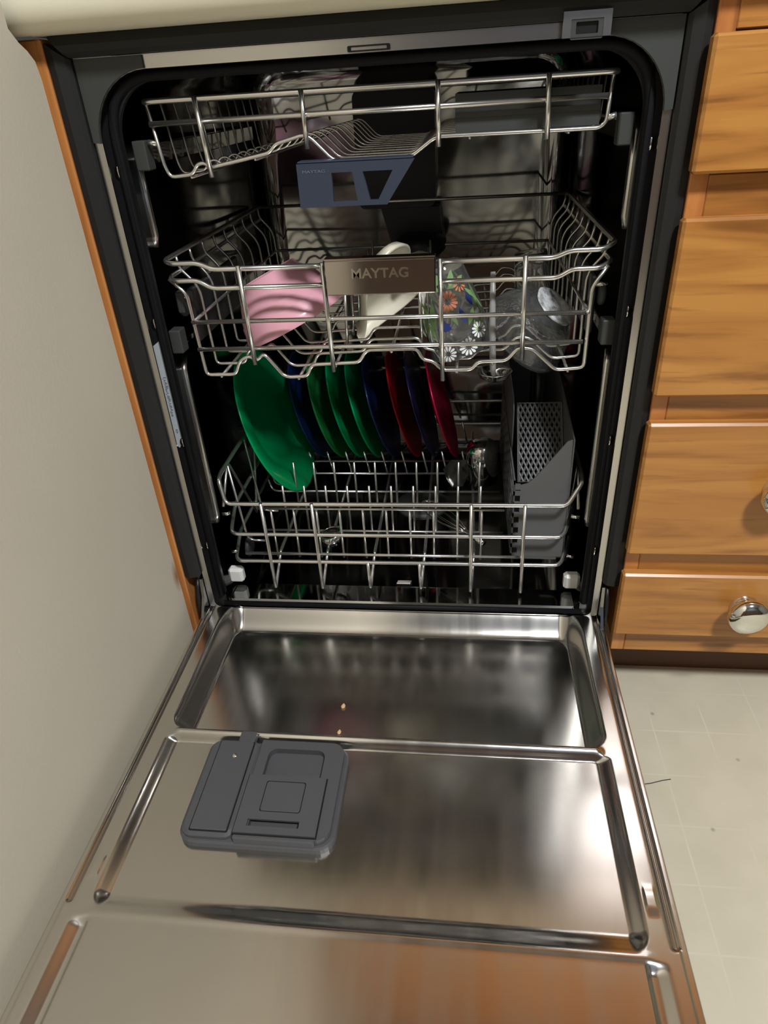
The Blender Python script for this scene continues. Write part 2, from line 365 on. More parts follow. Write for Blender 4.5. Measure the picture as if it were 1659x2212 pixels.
# tub: five-sided shell, rounded long edges
out = rrect(-.2725, .2725, .135, .868, .055, 8); V = []; F = []
prof_y = [(.006, -.004), (.012, 0), (.50, 0), (.530, -.008), (.545, -.028)]
for (y, dr) in prof_y:
    V += [(x*(1+dr/.2725), y, .5015+(z-.5015)*(1+dr/.36)) for x, z in out]
n = len(out)
for i in range(len(prof_y)-1):
    for k in range(n): F.append((i*n+k, i*n+(k+1) % n, (i+1)*n+(k+1) % n, (i+1)*n+k))
F.append(tuple((len(prof_y)-1)*n+k for k in range(n)))
tb = B().add(V, F); tb.build('tub', STEEL_TUB, dw, True, auto=50)
# sloping tub floor apron at the door sill and sump filter
P_(B().box(-.262, .262, .012, .055, .128, .1545, .003), 'sill', STEEL_TUB)
b = B(); b.lathe([(0, .006), (.03, .006), (.045, .003), (.05, 0), (.05, -.01)], (.02, .33, .1375), (1,0,0), (0,1,0), (0,0,1), 28); P_(b, 'sump_filter', GREYP, smooth=True)
b = B()
for i in range(3): b.box(-.006, .017, .0585+i*.008, .062+i*.008, .1405, .1560-.004*i, .001)
P_(b, 'floor_vent', STEEL_FR)
# embossed upright ribs on the tub sides
for sx in (-1, 1):
    for z0, z1 in ((.285, .512), (.677, .757)):
        P_(B().tube([(sx*.2725, .052, z0-.012), (sx*.2700, .052, z0), (sx*.2700, .050, z1), (sx*.2725, .062, z1+.012)], .0045, 10), 'tub_rib', STEEL_FR, smooth=True)
# flange round the opening
inner = rrect(-.281, .281, .150, .839, .06, 10, rs=(.062, .062, .01, .01)); outer = rrect(-.2895, .2895, .150, .851, .004, 10)
P_(B().ring(outer, inner, .0, .0025, XZ), 'flange', STEEL_FR)
tb2 = B().ring(rrect(-.2895, .2895, .139, .8475, .06, 10, rs=(.066, .066, .01, .01)), rrect(-.2665, .2665, .1395, .8300, .055, 10, rs=(.052, .052, .01, .01)), .014, .020, XZ); P_(tb2, 'tub_lip', BLACKP)
# gasket
gp = [(-.2712, .012, .165), (-.2712, .012, .8335), (.2712, .012, .8335), (.2712, .012, .165)]
P_(B().tube(gp, .0052, 10, False, .055, 8), 'gasket', GASK, smooth=True)
P_(B().tube([(-.268, .006, .1530), (.268, .006, .1530)], .0036, 10), 'bottom_gasket', GASK, smooth=True)
# corner plates
for s in (-1, 1):
    arc = [(s*(.219+.0625*math.cos(a)), .777+.0625*math.sin(a)) for a in np.linspace(0, math.pi/2, 12)]
    poly = [(s*.2893, .778)]+arc+[(s*.219, .8505), (s*.2893, .8505)]
    P_(B().prism(poly, -.0030, -.0002, XZ), 'corner_plate', GREYP, label='grey plastic corner plate')
# rubber seals on sides and top
for s in (-1, 1):
    pr = [(s*.2905, .004), (s*.2905, -.006), (s*.294, -.010), (s*.304, -.013), (s*.3120, -.010), (s*.3124, .004)]
    zt = .862; b = B(); zs = [.214, .4, .6, .84, zt]; V = []; F = []
    for z in zs:
        for (x, y) in pr:
            zz = z if z < .85 else .850+(abs(x)-.2905)/.022*.015
            V.append((x, y, zz))
    m_ = len(pr)
    for i in range(len(zs)-1):
        for k in range(m_): F.append((i*m_+k, i*m_+(k+1) % m_, (i+1)*m_+(k+1) % m_, (i+1)*m_+k))
    F += [tuple(range(m_)), tuple((len(zs)-1)*m_+k for k in range(m_))]
    P_(b.add(V, F), 'side_seal', RUB)
pr = [(.0, .8515), (-.007, .8515), (-.011, .8555), (-.0125, .8615), (-.009, .8695), (.0, .8695)]
V = []; F = []
for i, x in enumerate((-1, 1)):
    for (y, z) in pr: V.append((x*(.2905+(z-.8505)/.0195*.018), y, z))
for k in range(6): F.append((k, (k+1) % 6, 6+(k+1) % 6, 6+k))
F += [tuple(range(6)), tuple(range(6, 12))]
P_(B().add(V, F), 'top_seal', RUB)
# latch striker bracket in the top band, and a small slot
b = B(); b.ring([(.181, .838), (.223, .838), (.223, .8575), (.181, .8575)], [(.188, .838), (.216, .838), (.216, .8515), (.188, .8515)], -.0165, -.013, XZ); b.box(.181, .223, -.013, .0, .8545, .8575)
P_(b, 'latch_striker', STEEL_FR)
P_(B().ring(rrect(.1875, .2165, .8365, .8525, .002, 3), rrect(.1925, .2118, .8405, .8495, .001, 3), -.016, -.0135, XZ), 'latch_frame', GREYP, label='grey frame round the dark latch hole')
P_(B().box(.1925, .2118, -.0134, -.0128, .8405, .8495), 'latch_hole_shade', BLACKP)  # black sheet stands in for the shade inside the hole
P_(B().ring(rrect(-.016, .0245, .8400, .8450, .001, 2), rrect(-.013, .0215, .8412, .8438, .0005, 2), -.0022, -.0001, XZ), 'slot_bezel', BLACKP)
# screws along the sides
for s in (-1, 1):
    for z in (.749, .584, .424, .255):
        b = B(); b.lathe([(0, -.003), (.003, -.0026), (.0045, -.001), (.0045, .0)], (s*.2772, .0135, z), (1,0,0), (0,0,1.6), (0,1,0), 14); P_(b, 'screw', CHROME, smooth=True)
# rating label on the left tub lip
lb = P_(B().prism([(-.2880, .421), (-.2835, .416), (-.2772, .424), (-.2772, .558), (-.2777, .562), (-.2880, .555)], .0132, .0138, lambda u, v, w: (u, w, v)), 'rating_label', STICK)
b = B(); rr = random.Random(3)
for i in range(34):
    z = .462+i*.0016; x = -.2848+rr.random()*.002; b.box(x, x+.0008+rr.random()*.003, .0130, .01315, z, z+.0006)
b.build('fine_print', INK, lb)
B().ring([(-.2818+.0013*math.cos(a), .4405+.0030*math.sin(a)) for a in np.linspace(0, 2*math.pi, 13)[:-1]], [(-.2818+.0008*math.cos(a), .4405+.0021*math.sin(a)) for a in np.linspace(0, 2*math.pi, 13)[:-1]], .0130, .01315, XZ).build('ring_mark', INK, lb)
# slide rails with caps
for s, zc in ((-1, .762), (1, .762), (-1, .556), (1, .556)):
    x0 = .2475 if zc > .7 else .2545
    rl = P_(B().box(s*(x0+.004), s*(x0+.0155), .046, .47, zc-.010, zc+.010, .001), 'slide_rail', STEEL_TUB)
    B().box(s*x0, s*(x0+.0145), .026, .046, zc-.0145, zc+.0145, .0012).build('rail_cap', GREYP, rl, label='dark grey plastic rail end cap')
# water feed on the back wall
P_(B().prism(rrect(-.088, .046, .635, .812, .012, 4), .500, .545, XZ), 'feed_duct', BLACKP)
P_(B().prism([(-.050, .634), (.052, .634), (.060, .560), (-.030, .560)], .505, .540, XZ), 'feed_duct', BLACKP)
b = B(); b.lathe([(0, -.02), (.034, -.016), (.044, -.004), (.044, .012), (.03, .02), (0, .02)], (.02, .48, .575), (1,0,0), (0,1,0), (0,0,1), 24); P_(b, 'spray_hub', BLACKP, smooth=True)
# bright stops at the bottom corners
for s in (-1, 1):
    P_(B().box(s*.2465, s*.270, .044, .060, .161, .187, .004), 'corner_stop', WHITEP, label='glossy white corner stop')
# hinge arms
for s in (-1, 1):
    b = B(); b.prism([(.016, .215), (-.004, .205), (-.010, .175), (-.028, .150), (-.028, .120), (.016, .120)], s*.2905, s*.2945, YZ); P_(b, 'hinge_arm', STEEL_TUB)
    b = B(); b.tube([(s*.2975, -.003, .205), (s*.299, -.012, .178), (s*.298, -.016, .150)], .0028, 8, False, .01); P_(b, 'hinge_link', BLACKP, smooth=True)

# ---------------------------------------------------------------- door (lowered)
door = P_(B().box(-.298, .298, -.70, .004, .092, .112, .003), 'door', STEEL_FR)
D = lambda bld, name, m, **k: bld.build(name, m, door, **k)
def sm(t): t = np.clip(t, 0, 1); return t*t*(3-2*t)
xs = np.unique(np.round(np.concatenate([np.arange(-.298, .2981, .0036), np.arange(-.298, -.232, .0012), np.arange(.232, .2981, .0012), [-.2975, .2975]]), 5))
ys = np.unique(np.round(np.concatenate([np.arange(-.70, -.476, .008), np.arange(-.476, -.428, .0014), np.arange(-.43, -.255, .0045), np.arange(-.255, -.195, .0014), np.arange(-.195, -.03, .0045), np.arange(-.03, .0201, .0016)]), 5))
X, Y = np.meshgrid(xs, ys, indexing='ij'); A = np.abs(X)
h = np.full(X.shape, .150)
def recess(x1, y0, y1, wx, w0, w1, depth, k, k2=None):
    a = (x1-A)/wx; bq = np.minimum((y1-Y)/w1, (Y-y0)/w0)
    if k2 is not None: k = np.where(Y > (y0+y1)/2, k, k2)
    dx = np.maximum(0, 1+k-a); dy = np.maximum(0, 1+k-bq); t = 1+k-np.sqrt(dx*dx+dy*dy)
    return depth*sm(t)
h -= recess(.267, -.2335, .018, .021, .022, .042, .031, .5, .15)
h -= recess(.267, -.4525, -.2405, .017, .0205, .006, .0078, .25, .1)
lin = sm((Y+.466)/.010)
h += .0040*np.exp(-((Y+.2365)/.0042)**2)*sm((.262-A)/.012)
h += .0006*np.exp(-((Y+.4535)/.0036)**2)*sm((.270-A)/.010)
# lower flat panel and its sloped border
p3 = .0050*sm((.280-A)/.017)*sm((A-.256)/.006); h -= (1-lin)*p3
g = np.exp(-((A-.2868)/.0026)**2); h -= .006*g*sm((Y+.447)/.004)
h -= .0010*sm((A-.289)/.002)
h -= .004*sm((A-.2955)/.0025)**2
for sx, yy in ((1, -.404), (-1, -.408)): h += .0011*sm((.0062-np.abs(X-sx*.2745))/.0022)*sm((.0115-np.abs(Y-yy))/.003)
h = h-.004*sm((Y-.006)/.014)
nx, ny = X.shape; V = np.stack([X, Y, h], -1).reshape(-1, 3).tolist(); F = []
for i in range(nx-1):
    for j in range(ny-1): q = i*ny+j; F.append((q, q+ny, q+ny+1, q+1))
bd = [i*ny for i in range(nx)]+[(nx-1)*ny+j for j in range(1, ny)]+[i*ny+ny-1 for i in range(nx-2, -1, -1)]+[j for j in range(ny-2, 0, -1)]
base = len(V); V += [(V[i][0], V[i][1], .112) for i in bd]; m_ = len(bd)
for k in range(m_): F.append((bd[k], bd[(k+1) % m_], base+(k+1) % m_, base+k))
pn = B(); pn.v = [tuple(p) for p in V]; pn.f = F
D(pn, 'inner_panel', STEEL_DOOR, smooth=True, auto=60)
# detergent dispenser
zb = .1422
def slab(x0, x1, y0, y1, r, z0, z1, bev=.0015):
    o = rrect(x0, x1, y0, y1, r, 6); q = rrect(x0+bev, x1-bev, y0+bev, y1-bev, max(r-bev, .0003), 6); n = len(o); b = B()
    V = [(x, y, z0) for x, y in o]+[(x, y, z1-bev) for x, y in o]+[(x, y, z1) for x, y in q]
    F = [tuple(range(n))[::-1], tuple(range(2*n, 3*n))]
    for i in range(n):
        j = (i+1) % n; F += [(i, j, n+j, n+i), (n+i, n+j, 2*n+j, 2*n+i)]
    return b.add(V, F)
# body with an open well: foot + frame around the well
D(slab(-.203, -.034, -.377, -.248, .018, zb, .1508, .002), 'dispenser_base', DISPP)
D(slab(-.2005, -.1385, -.373, -.2505, .014, .1508, .1590, .004), 'dispenser_left_body', DISPP)
o = rrect(-.1385, -.0385, -.373, -.2505, .016, 6, rs=(.016, .002, .002, .016)); i_ = rrect(-.1270, -.0600, -.3690, -.2620, .010, 6, rs=(.010, .010, .002, .002))
D(B().ring(o, i_, .1508, .1590, XY), 'dispenser_frame', DISPP)
D(slab(-.1893, -.1467, -.3698, -.2545, .002, .1588, .1594, .0002), 'cover_gap_shade', BLACKP)  # black sheet paints the shade in the gap round the cover
D(slab(-.1880, -.1480, -.3685, -.2555, .002, .1590, .1612, .0008), 'rinse_aid_cover', DISPP)
D(slab(-.1680, -.1485, -.2558, -.2395, .003, .1512, .1600, .001), 'cover_tab', DISPP)
b = B(); b.lathe([(0, .0012), (.0022, .0010), (.0030, 0)], (-.1655, -.2760, .1612), (1,0,0), (0,1,0), (0,0,1), 12); D(b, 'cover_screw', CHROME, smooth=True)
D(B().ring([(-.1405, -.3700), (-.0525, -.3700), (-.0525, -.3000), (-.1405, -.3000)], [(-.1280, -.3620), (-.0720, -.3620), (-.0720, -.3540), (-.1280, -.3540)], .1592, .1616, XY), 'detergent_lid', DISPP)
D(B().ring([(-.1418, -.3712), (-.0512, -.3712), (-.0512, -.2995), (-.1418, -.2995)], [(-.1400, -.3695), (-.0530, -.3695), (-.0530, -.3005), (-.1400, -.3005)], .1591, .1596, XY), 'lid_gap_shade', BLACKP)  # black frame stands in for shade in the gap round the lid
D(slab(-.1190, -.0735, -.3450, -.3070, .003, .1610, .1617, .0003), 'pad_gap_shade', BLACKP)  # black sheet, shade painted into the gap round the pad
D(slab(-.1180, -.0745, -.3440, -.3080, .003, .1606, .1622, .0006), 'lid_pad', DISPP)
D(B().box(-.1400, -.0530, -.3760, -.3712, .1500, .1606, .0012), 'lid_lip', DISPP)
# crumbs live on the door but lift off: separate things further down
b = B(); b.lathe([(0, .012), (.018, .011), (.026, .006), (.028, 0)], (-.186, -.575, .1435), (1,0,0), (0,1,0), (0,0,1), 20); D(b, 'control_cover', BLACKP, smooth=True)

# ================================================================== RACKS
def rack(name, loc, label): return thing(name, loc, label, 'dish rack')
# ---- cutlery rack (top)
r3 = rack('cutlery_rack', (0, .26, .738), 'shallow silver wire cutlery rack with blue handle at the top of the dishwasher')
def closed_rim(z, hx, y0, y1): return [(-hx, y0, z), (hx, y0, z), (hx, y1, z), (-hx, y1, z)]
B().tube(closed_rim(.8115, .243, .030, .49), .0030, 10, True, .012, 5).build('rim_wire', WIREB, r3, True)
B().tube([(-.2385, .030, .7910), (.2345, .030, .7915)], .0029, 10).build('front_wire', WIREB, r3, True)
pro3 = [(-.2395, .811), (-.2325, .7500), (-.2280, .7395), (-.2020, .7415), (-.1955, .7510), (-.1870, .7520), (-.1810, .7470), (-.1130, .7580), (-.1060, .7660), (-.0740, .7730), (-.0660, .7690), (-.0440, .7470), (.0380, .7470), (.0650, .7645), (.1820, .7640), (.2300, .7640), (.2360, .7690), (.2385, .811)]
first = B().tube([(x, .0335, z) for x, z in pro3], .0021, 8, False, .007, 3).build('cross_wire', WIRE, r3, True)
thin = B().tube([(x, .0335, z) for x, z in pro3], .0013, 6, False, .007, 3).build('cross_wire', WIRE, r3, True)
thin.location[1] += .040; WL[thin][1] += .040
for i in range(2, 12): clone(thin, 0, .040*(i-1))
for x, x2, zbm in ((-.184, -.179, .741), (-.071, -.070, .763), (.068, .068, .7585), (.176, .178, .760)):
    B().tube([(x, .0272, .8135), (x2, .0272, zbm-.003)], .0027, 10).build('upright_wire', WIREB, r3, True)
for x, z in ((-.205, .7385), (-.13, .7525), (-.02, .7445), (.10, .7615), (.20, .7615)):
    B().tube([(x, .034, z), (x, .488, z)], .0016, 6).build('long_wire', WIRE, r3, True)
# blue handle with three cut-outs
ho = [(-.0795, .7475), (.0440, .7475), (.0140, .7055), (-.0795, .7055)]
hd = B()
def facet(poly): hd.prism(poly, .0085, .0145, XZ)
facet([(-.0800, .7055), (-.0435, .7055), (-.0435, .7475), (-.0800, .7475)])
facet([(-.0435, .7380), (.0372, .7380), (.0440, .7475), (-.0435, .7475)])
facet([(-.0435, .7055), (.0140, .7055), (.0172, .7105), (-.0435, .7105)])
facet([(-.0215, .7380), (-.0105, .7380), (-.0040, .7105), (-.0175, .7105)])
facet([(.0210, .7380), (.0372, .7380), (.0172, .7105), (.0045, .7105)])
hd.box(-.0795, .0420, .0100, .0330, .7475, .7495, .0008)
hnd = hd.build('handle', BLUEP, r3, label='dark blue plastic handle with cut-outs')
text_mesh('MAYTAG', lambda u, v, w: (-.0620+u, .0083-.0004*(w+.5), .7400+v), 'lettering', mat('handle_print', (.13, .16, .23), .5), hnd, .024, .0028, 1)
# grey tray on the right side
tr = B(); tr.ring([(.0850, .040), (.2300, .040), (.2300, .45), (.0850, .45)], [(.0875, .0425), (.2275, .0425), (.2275, .4475), (.0875, .4475)], .7665, .8010, XY); tr.box(.0875, .2275, .0425, .4475, .7665, .7685)
tr.box(.0850, .2300, .0385, .0400, .7795, .7845)
tr.build('utensil_tray', GREYP, r3, label='dark grey plastic utensil tray')
for s in (-1, 1):
    B().tube([(s*.2370, .0345, .7725), (s*.2455, .0335, .7745)], .0030, 8).build('rail_pin', WIRE, r3, True)

# ---- upper rack
r2 = rack('dish_rack', (0, .26, .50), 'deep silver wire middle rack with steel nameplate holding cups and bowls')
Y0, Y1 = .035, .47
def rimpath(zo, zi, hx, xk1, xk2):
    return [(-hx, Y1, zo), (-hx, Y0+.012, zo), (-hx+.009, Y0, zo-.002), (-xk1, Y0, zo-.002), (-xk2, Y0, zi), (-.066, Y0, zi)], [(.066, Y0, zi), (xk2-.004, Y0, zi), (xk1-.006, Y0, zo-.003), (hx-.014, Y0, zo-.003), (hx, Y0+.012, zo+.002), (hx, Y1, zo+.002)]
for part in rimpath(.6500, .6400, .262, .218, .2005): B().tube(part, .0030, 10, False, .008, 4).build('rim_wire', WIREB, r2, True)
for part in rimpath(.6300, .6180, .260, .221, .2055): B().tube(part, .0029, 10, False, .008, 4).build('rim_wire', WIREB, r2, True)
for z, hx in ((.578, .238), (.5435, .2385)):
    B().tube([(-hx, Y0, z), (hx-.003, Y0, z)], .0027, 10).build('front_wire', WIREB, r2, True)
B().tube([(-.262, Y1, .65), (.262, Y1, .65)], .0027, 8).build('back_wire', WIRE, r2, True)
B().tube([(-.238, Y1, .578), (.238, Y1, .578)], .0024, 8).build('back_wire', WIRE, r2, True)
for s in (-1, 1):
    for z in (.578,): B().tube([(s*.2385, Y0, z), (s*.2385, Y1, z)], .0022, 8).build('side_wire', WIRE, r2, True)
for x, zbm in ((-.1680, .524), (-.0680, .513), (.0680, .499), (.1635, .524)):
    B().tube([(x, Y0-.0035, .6440), (x+.002, Y0-.0035, zbm)], .0029, 10).build('upright_wire', WIREB, r2, True)
pro2 = [(-.235, .509), (-.196, .509), (-.187, .528), (-.173, .533), (-.166, .526), (-.155, .536), (-.134, .507), (-.126, .504), (-.102, .505), (-.095, .520), (-.034, .522), (-.024, .5375), (.039, .538), (.045, .524), (.058, .522), (.069, .510), (.106, .510), (.113, .520), (.148, .521), (.161, .537), (.178, .535), (.207, .508), (.2405, .5105)]
sideL = [(-.2615, .650), (-.2600, .634), (-.2430, .615), (-.2390, .603)]; sideR = [(.2405, .606), (.2450, .618), (.2580, .632), (.2620, .652)]
fw = B().tube([(-.2585, Y0+.004, .630), (-.2400, Y0+.003, .612)]+[(x, Y0+.003, z) for x, z in pro2]+[(.2405, Y0+.003, .606), (.2560, Y0+.004, .629)], .0024, 8, False, .006, 3).build('cross_wire', WIREB, r2, True)
cw = B().tube([(x, Y0+.045, z) for x, z in sideL+pro2+sideR], .0020, 8, False, .006, 3).build('cross_wire', WIRE, r2, True)
for i in range(1, 9): clone(cw, 0, .0485*i)
for x, z in ((-.216, .5065), (-.114, .5020), (-.065, .5175), (.007, .5350), (.0875, .5075), (.131, .5175), (.222, .5065)):
    B().tube([(x, Y0+.002, z), (x, Y1, z)], .0020, 8).build('long_wire', WIRE, r2, True)
tn = B().tube([(-.0585, .10, .519), (-.0555, .10, .600)], .0019, 8).build('tine', WIRE, r2, True)
for i in range(1, 6): clone(tn, 0, .06*i)
tn2 = B().tube([(.0420, .09, .523), (.0400, .09, .600)], .0019, 8).build('tine', WIRE, r2, True)
for i in range(1, 6): clone(tn2, 0, .06*i)
B().box(-.0600, -.0535, .118, .126, .545, .598, .001).build('tine_clip', BLACKP, r2)
# nameplate handle
npb = B(); npb.box(-.0632, .0635, .018, .0225, .6095, .6480, .0012); npb.box(-.0632, .0635, .018, .034, .6480, .6500, .0006)
npl = npb.build('nameplate', PLATE_NM, r2, label='steel nameplate with embossed capital lettering')
text_mesh('MAYTAG', lambda u, v, w: (.0005+u, .0180-.0007*(w+.5), .6335+v), 'lettering', mat('letter_steel', (.75, .70, .60), .18, 1.0), npl, .0650, .0110, 1, .02)
B().tube([(-.0640, .0325, .6400), (-.0640, .0225, .6460), (.0640, .0225, .6460), (.0640, .0325, .6400)], .0022, 8).build('handle_wire', BLACKP, r2, True)
# height adjusters with wheels on both sides
for s in (-1, 1):
    ad = B().box(s*.2425, s*.2500, .060, .26, .545, .612, .002).build('height_adjuster', BLACKP, r2)
    for y, z in ((.062, .592), (.22, .592)):
        B().lathe([(0, -.004), (.010, -.004), (.013, -.002), (.013, .002), (.010, .004), (0, .004)], (s*.2560, y, z), (0,1,0), (0,0,1), (s,0,0), 20).build('wheel', GREYP, ad, True)
    B().tube([(s*.2480, .058, .604), (s*.2610, .056, .604)], .0030, 8).build('axle', CHROME, ad, True)
B().box(-.2600, -.2505, .048, .060, .585, .612, .002).build('adjuster_lever', GREYP, r2)

# ---- lower rack
r1 = rack('dish_rack', (0, .26, .158), 'low silver wire bottom rack with tines holding coloured plates')
Yf, Yb = .040, .500
B().tube([(-.258, Yf+.03, .346), (-.2560, Yf+.012, .344), (-.2470, Yf, .311), (.2390, Yf, .312), (.2580, Yf+.012, .342), (.259, Yf+.03, .345), (.259, Yb, .345), (-.258, Yb, .346)], .0031, 10, True, .008, 4).build('rim_wire', WIREB, r1, True)
for z, a in ((.258, .249), (.2085, .250)):
    B().tube([(-.258, .10, z+.015), (-a, Yf, z), (.2380, Yf, z+.001), (.259, .10, z+.016), (.259, Yb, z+.016), (-.258, Yb, z+.015)], .0029, 10, True, .012, 4).build('side_wire', WIREB, r1, True)
B().tube([(-.236, .050, .2160), (.232, .050, .2160)], .0024, 8).build('floor_wire', WIRE, r1, True)
for x in (-.194, -.119, .108, .182):
    B().tube([(x, Yf-.0035, .3140), (x+.001, Yf-.0035, .1600), (x+.006, .075, .2040), (x+.006, Yb, .2040)], .0027, 10, False, .003, 3).build('upright_wire', WIREB, r1, True)
for x in (-.0445, .0330):
    B().tube([(x, Yf-.002, .2100), (x+.001, Yf-.002, .1620), (x+.006, .075, .2040), (x+.006, Yb, .2040)], .0027, 10, False, .003, 3).build('upright_wire', WIREB, r1, True)
for s in (-1, 1):
    for ys_ in ([(.05, .300), (.105, .346), (.17, .215)], [(.17, .215), (.25, .346), (.33, .215)], [(.33, .215), (.41, .346), (.48, .215)]):
        B().tube([(s*(.250+.009*(z-.2)/.146), y, z) for y, z in ys_], .0022, 8, False, .010, 3).build('brace_wire', WIRE, r1, True)
    for y in (.10, .19, .28, .37, .46):
        B().tube([(s*.2580, y, .346), (s*.2480, y, .206), (s*.2200, y, .205)], .0021, 8, False, .012, 3).build('side_upright', WIRE, r1, True)
for y in (.124, .203, .250, .316, .365, .44):
    B().tube([(-.2480, y-.002, .235), (-.2440, y, .2095), (.1600, y, .2095)] if y > .24 else [(-.2250, y, .2095), (.1600, y, .2095)], .0021, 8, False, .012, 3).build('floor_wire', WIRE, r1, True)
B().tube([(-.2050, .0515, .2965), (.1550, .0515, .2965)], .0019, 8).build('tine_rail', WIRE, r1, True)
def tine_row(y, ztop, xs_, lean=0.0):
    t0 = B().tube([(xs_[0], y, .2100), (xs_[0]-lean*.8, y, ztop)], .0019, 8).build('tine', WIRE, r1, True)
    for x in xs_[1:]: clone(t0, x-xs_[0])
XT = [-.1855+.0343*i for i in range(10)]
tine_row(.0515, .2960, XT); tine_row(.1250, .2930, XT); tine_row(.2030, .2930, XT[:10])
XB = [-.176, -.142, -.108, -.074, -.0415, -.005, .0325, .0675, .104]
tine_row(.3160, .2550, XB, .012); tine_row(.4400, .2550, XB, .012)
for s in (-1, 1):
    for y in (.12, .40):
        B().lathe([(0, -.004), (.014, -.004), (.017, -.002), (.017, .002), (.014, .004), (0, .004)], (s*.2555, y, .180), (0,1,0), (0,0,1), (s,0,0), 20).build('wheel', GREYP, r1, True)
    B().tube([(s*.2470, .048, .290), (s*.2580, .046, .289)], .0028, 8).build('clip_pin', CHROME, r1, True)
    B().tube([(s*.2470, .048, .222), (s*.2560, .046, .221)], .0024, 8).build('clip_pin', CHROME, r1, True)

# ================================================================== DISHES
def plate(x, y, z, r, tau, psi, m, label, group='coloured plates standing in the bottom rack', deep=.014):
    e1 = nrm((math.sin(psi), math.cos(psi), 0)); e2 = np.array([-math.sin(tau), 0, math.cos(tau)]); e2 = nrm(e2-e1*(e1@e2)); n = np.cross(e1, e2)
    f = r/.103; t = .0024
    inner = [(0, .002), (.050*f, .002), (.060*f, .0035), (.068*f, .0075), (.076*f, deep-.004), (.100*f, deep), (.1025*f, deep-.0006)]
    outer_ = [(.103*f, deep-.0022), (.1015*f, deep-.0032), (.077*f, deep-.0066), (.070*f, .0046), (.062*f, .0008), (.055*f, -.0005), (.052*f, -.0025), (.049*f, -.0025), (.048*f, -.0004), (0, -.0004)]
    o = np.array((x, y, z))-n*deep
    return B().lathe(inner+outer_, o, e1, e2, n, 72).build('plate', m, None, True, label=label, cat='plate', group=group)
plate(-.219, .266, .342, .128, .358, .02, GREEN, 'large bright green dinner plate leaning foremost at the left of the bottom rack', deep=.019)
TAU = .284
rowp = [(-.186, BLUE, 'dark blue plate directly behind the large green dinner plate'),
        (-.152, GREEN2, 'yellowish green plate, first after the leftmost blue plate'),
        (-.118, GREEN, 'green plate in the middle of the three neighbouring green plates'),
        (-.084, GREEN, 'green plate standing just left of the second dark blue plate'),
        (-.053, BLUE, 'dark blue plate between a green plate and the thin red plate'),
        (-.011, RED, 'red plate standing between two dark blue plates'),
        (.022, NAVY, 'navy plate between the two red plates'),
        (.059, CRIM, 'crimson plate at the right end of the plate row')]
for x, m, l in rowp: plate(x, .396, .3145, .103, TAU, 0.0, m, l, deep=.0105)

CAMP = np.array((.0953, -.7618, .80557))
# pink bowl: rim seen edge-on
ctr = np.array((-.130, .122, .5515)); v = nrm(ctr-CAMP); ab = nrm(np.array((-.066, .12, .581))-np.array((-.194, .12, .516))); n = nrm(np.cross(v, ab)); n = n if n[2] > 0 else -n
n = nrm(n-.10*v); e1 = nrm(ab-n*(ab@n)); e2 = np.cross(n, e1)
po = [(.0715, 0), (.0722, .003), (.0700, .012), (.0690, .0135), (.0672, .024), (.0655, .0255), (.0625, .036), (.0602, .0375), (.0560, .047), (.0480, .057), (.0400, .0635), (.0380, .0700), (.0350, .0705), (.0340, .0665), (0, .0660)]
pi_ = [(0, .0630), (.030, .0625), (.045, .055), (.054, .045), (.0605, .034), (.066, .018), (.0690, .003), (.0715, 0)]
B().lathe(po+pi_, ctr, e1, e2, n, 72).build('bowl', PINK, None, True, label='pink ribbed bowl lying on its side at the left of the middle rack', cat='bowl')
# cream heart-shaped dish
A3 = np.array((.0390, .160, .634)); B3 = np.array((-.0490, .150, .508)); ctr = (A3+B3)/2; v = nrm(ctr-CAMP); L = nrm(A3-B3)
side = nrm(np.cross(v, L)); side = side if side[0] < 0 else -side; wv = nrm(v*.88-side*.46); wv = nrm(wv-L*(wv@L)); n = np.cross(L, wv); n = n if n@v > 0 else -n
def heart(k, sc=1.0):
    out = []
    for a in np.linspace(0, 2*math.pi, 65)[:-1]:
        hx = 16*math.sin(a)**3/17; hy = (13*math.cos(a)-5*math.cos(2*a)-2*math.cos(3*a)-math.cos(4*a))/17
        out.append((hx*k, (hy+.14)*k))
    return out
lev = [(.078, 0), (.0785, .0025), (.0700, -.012), (.0560, -.021), (.030, -.024)]
V = []; F = []; hn = 64
rings = [(.0760, .0012), (.0785, 0), (.0740, -.012), (.0620, -.020), (.0300, -.0235), (.002, -.0238)]
rin = [(.0725, .0), (.0690, -.010), (.0580, -.0170), (.0300, -.0205), (.002, -.0208)]
allr = rin[::-1]+rings
for k, dd in allr:
    for (hx, hy) in heart(k): V.append(ctr+L*hy*1.11+wv*hx*.96-n*dd)
for i in range(len(allr)-1):
    for k in range(hn): F.append((i*hn+k, i*hn+(k+1) % hn, (i+1)*hn+(k+1) % hn, (i+1)*hn+k))
F += [tuple(range(hn)), tuple((len(allr)-1)*hn+k for k in range(hn))]
B().add(V, F).build('heart_dish', CERAM, None, True, label='cream heart-shaped dish standing on its point behind the steel nameplate', cat='dish')

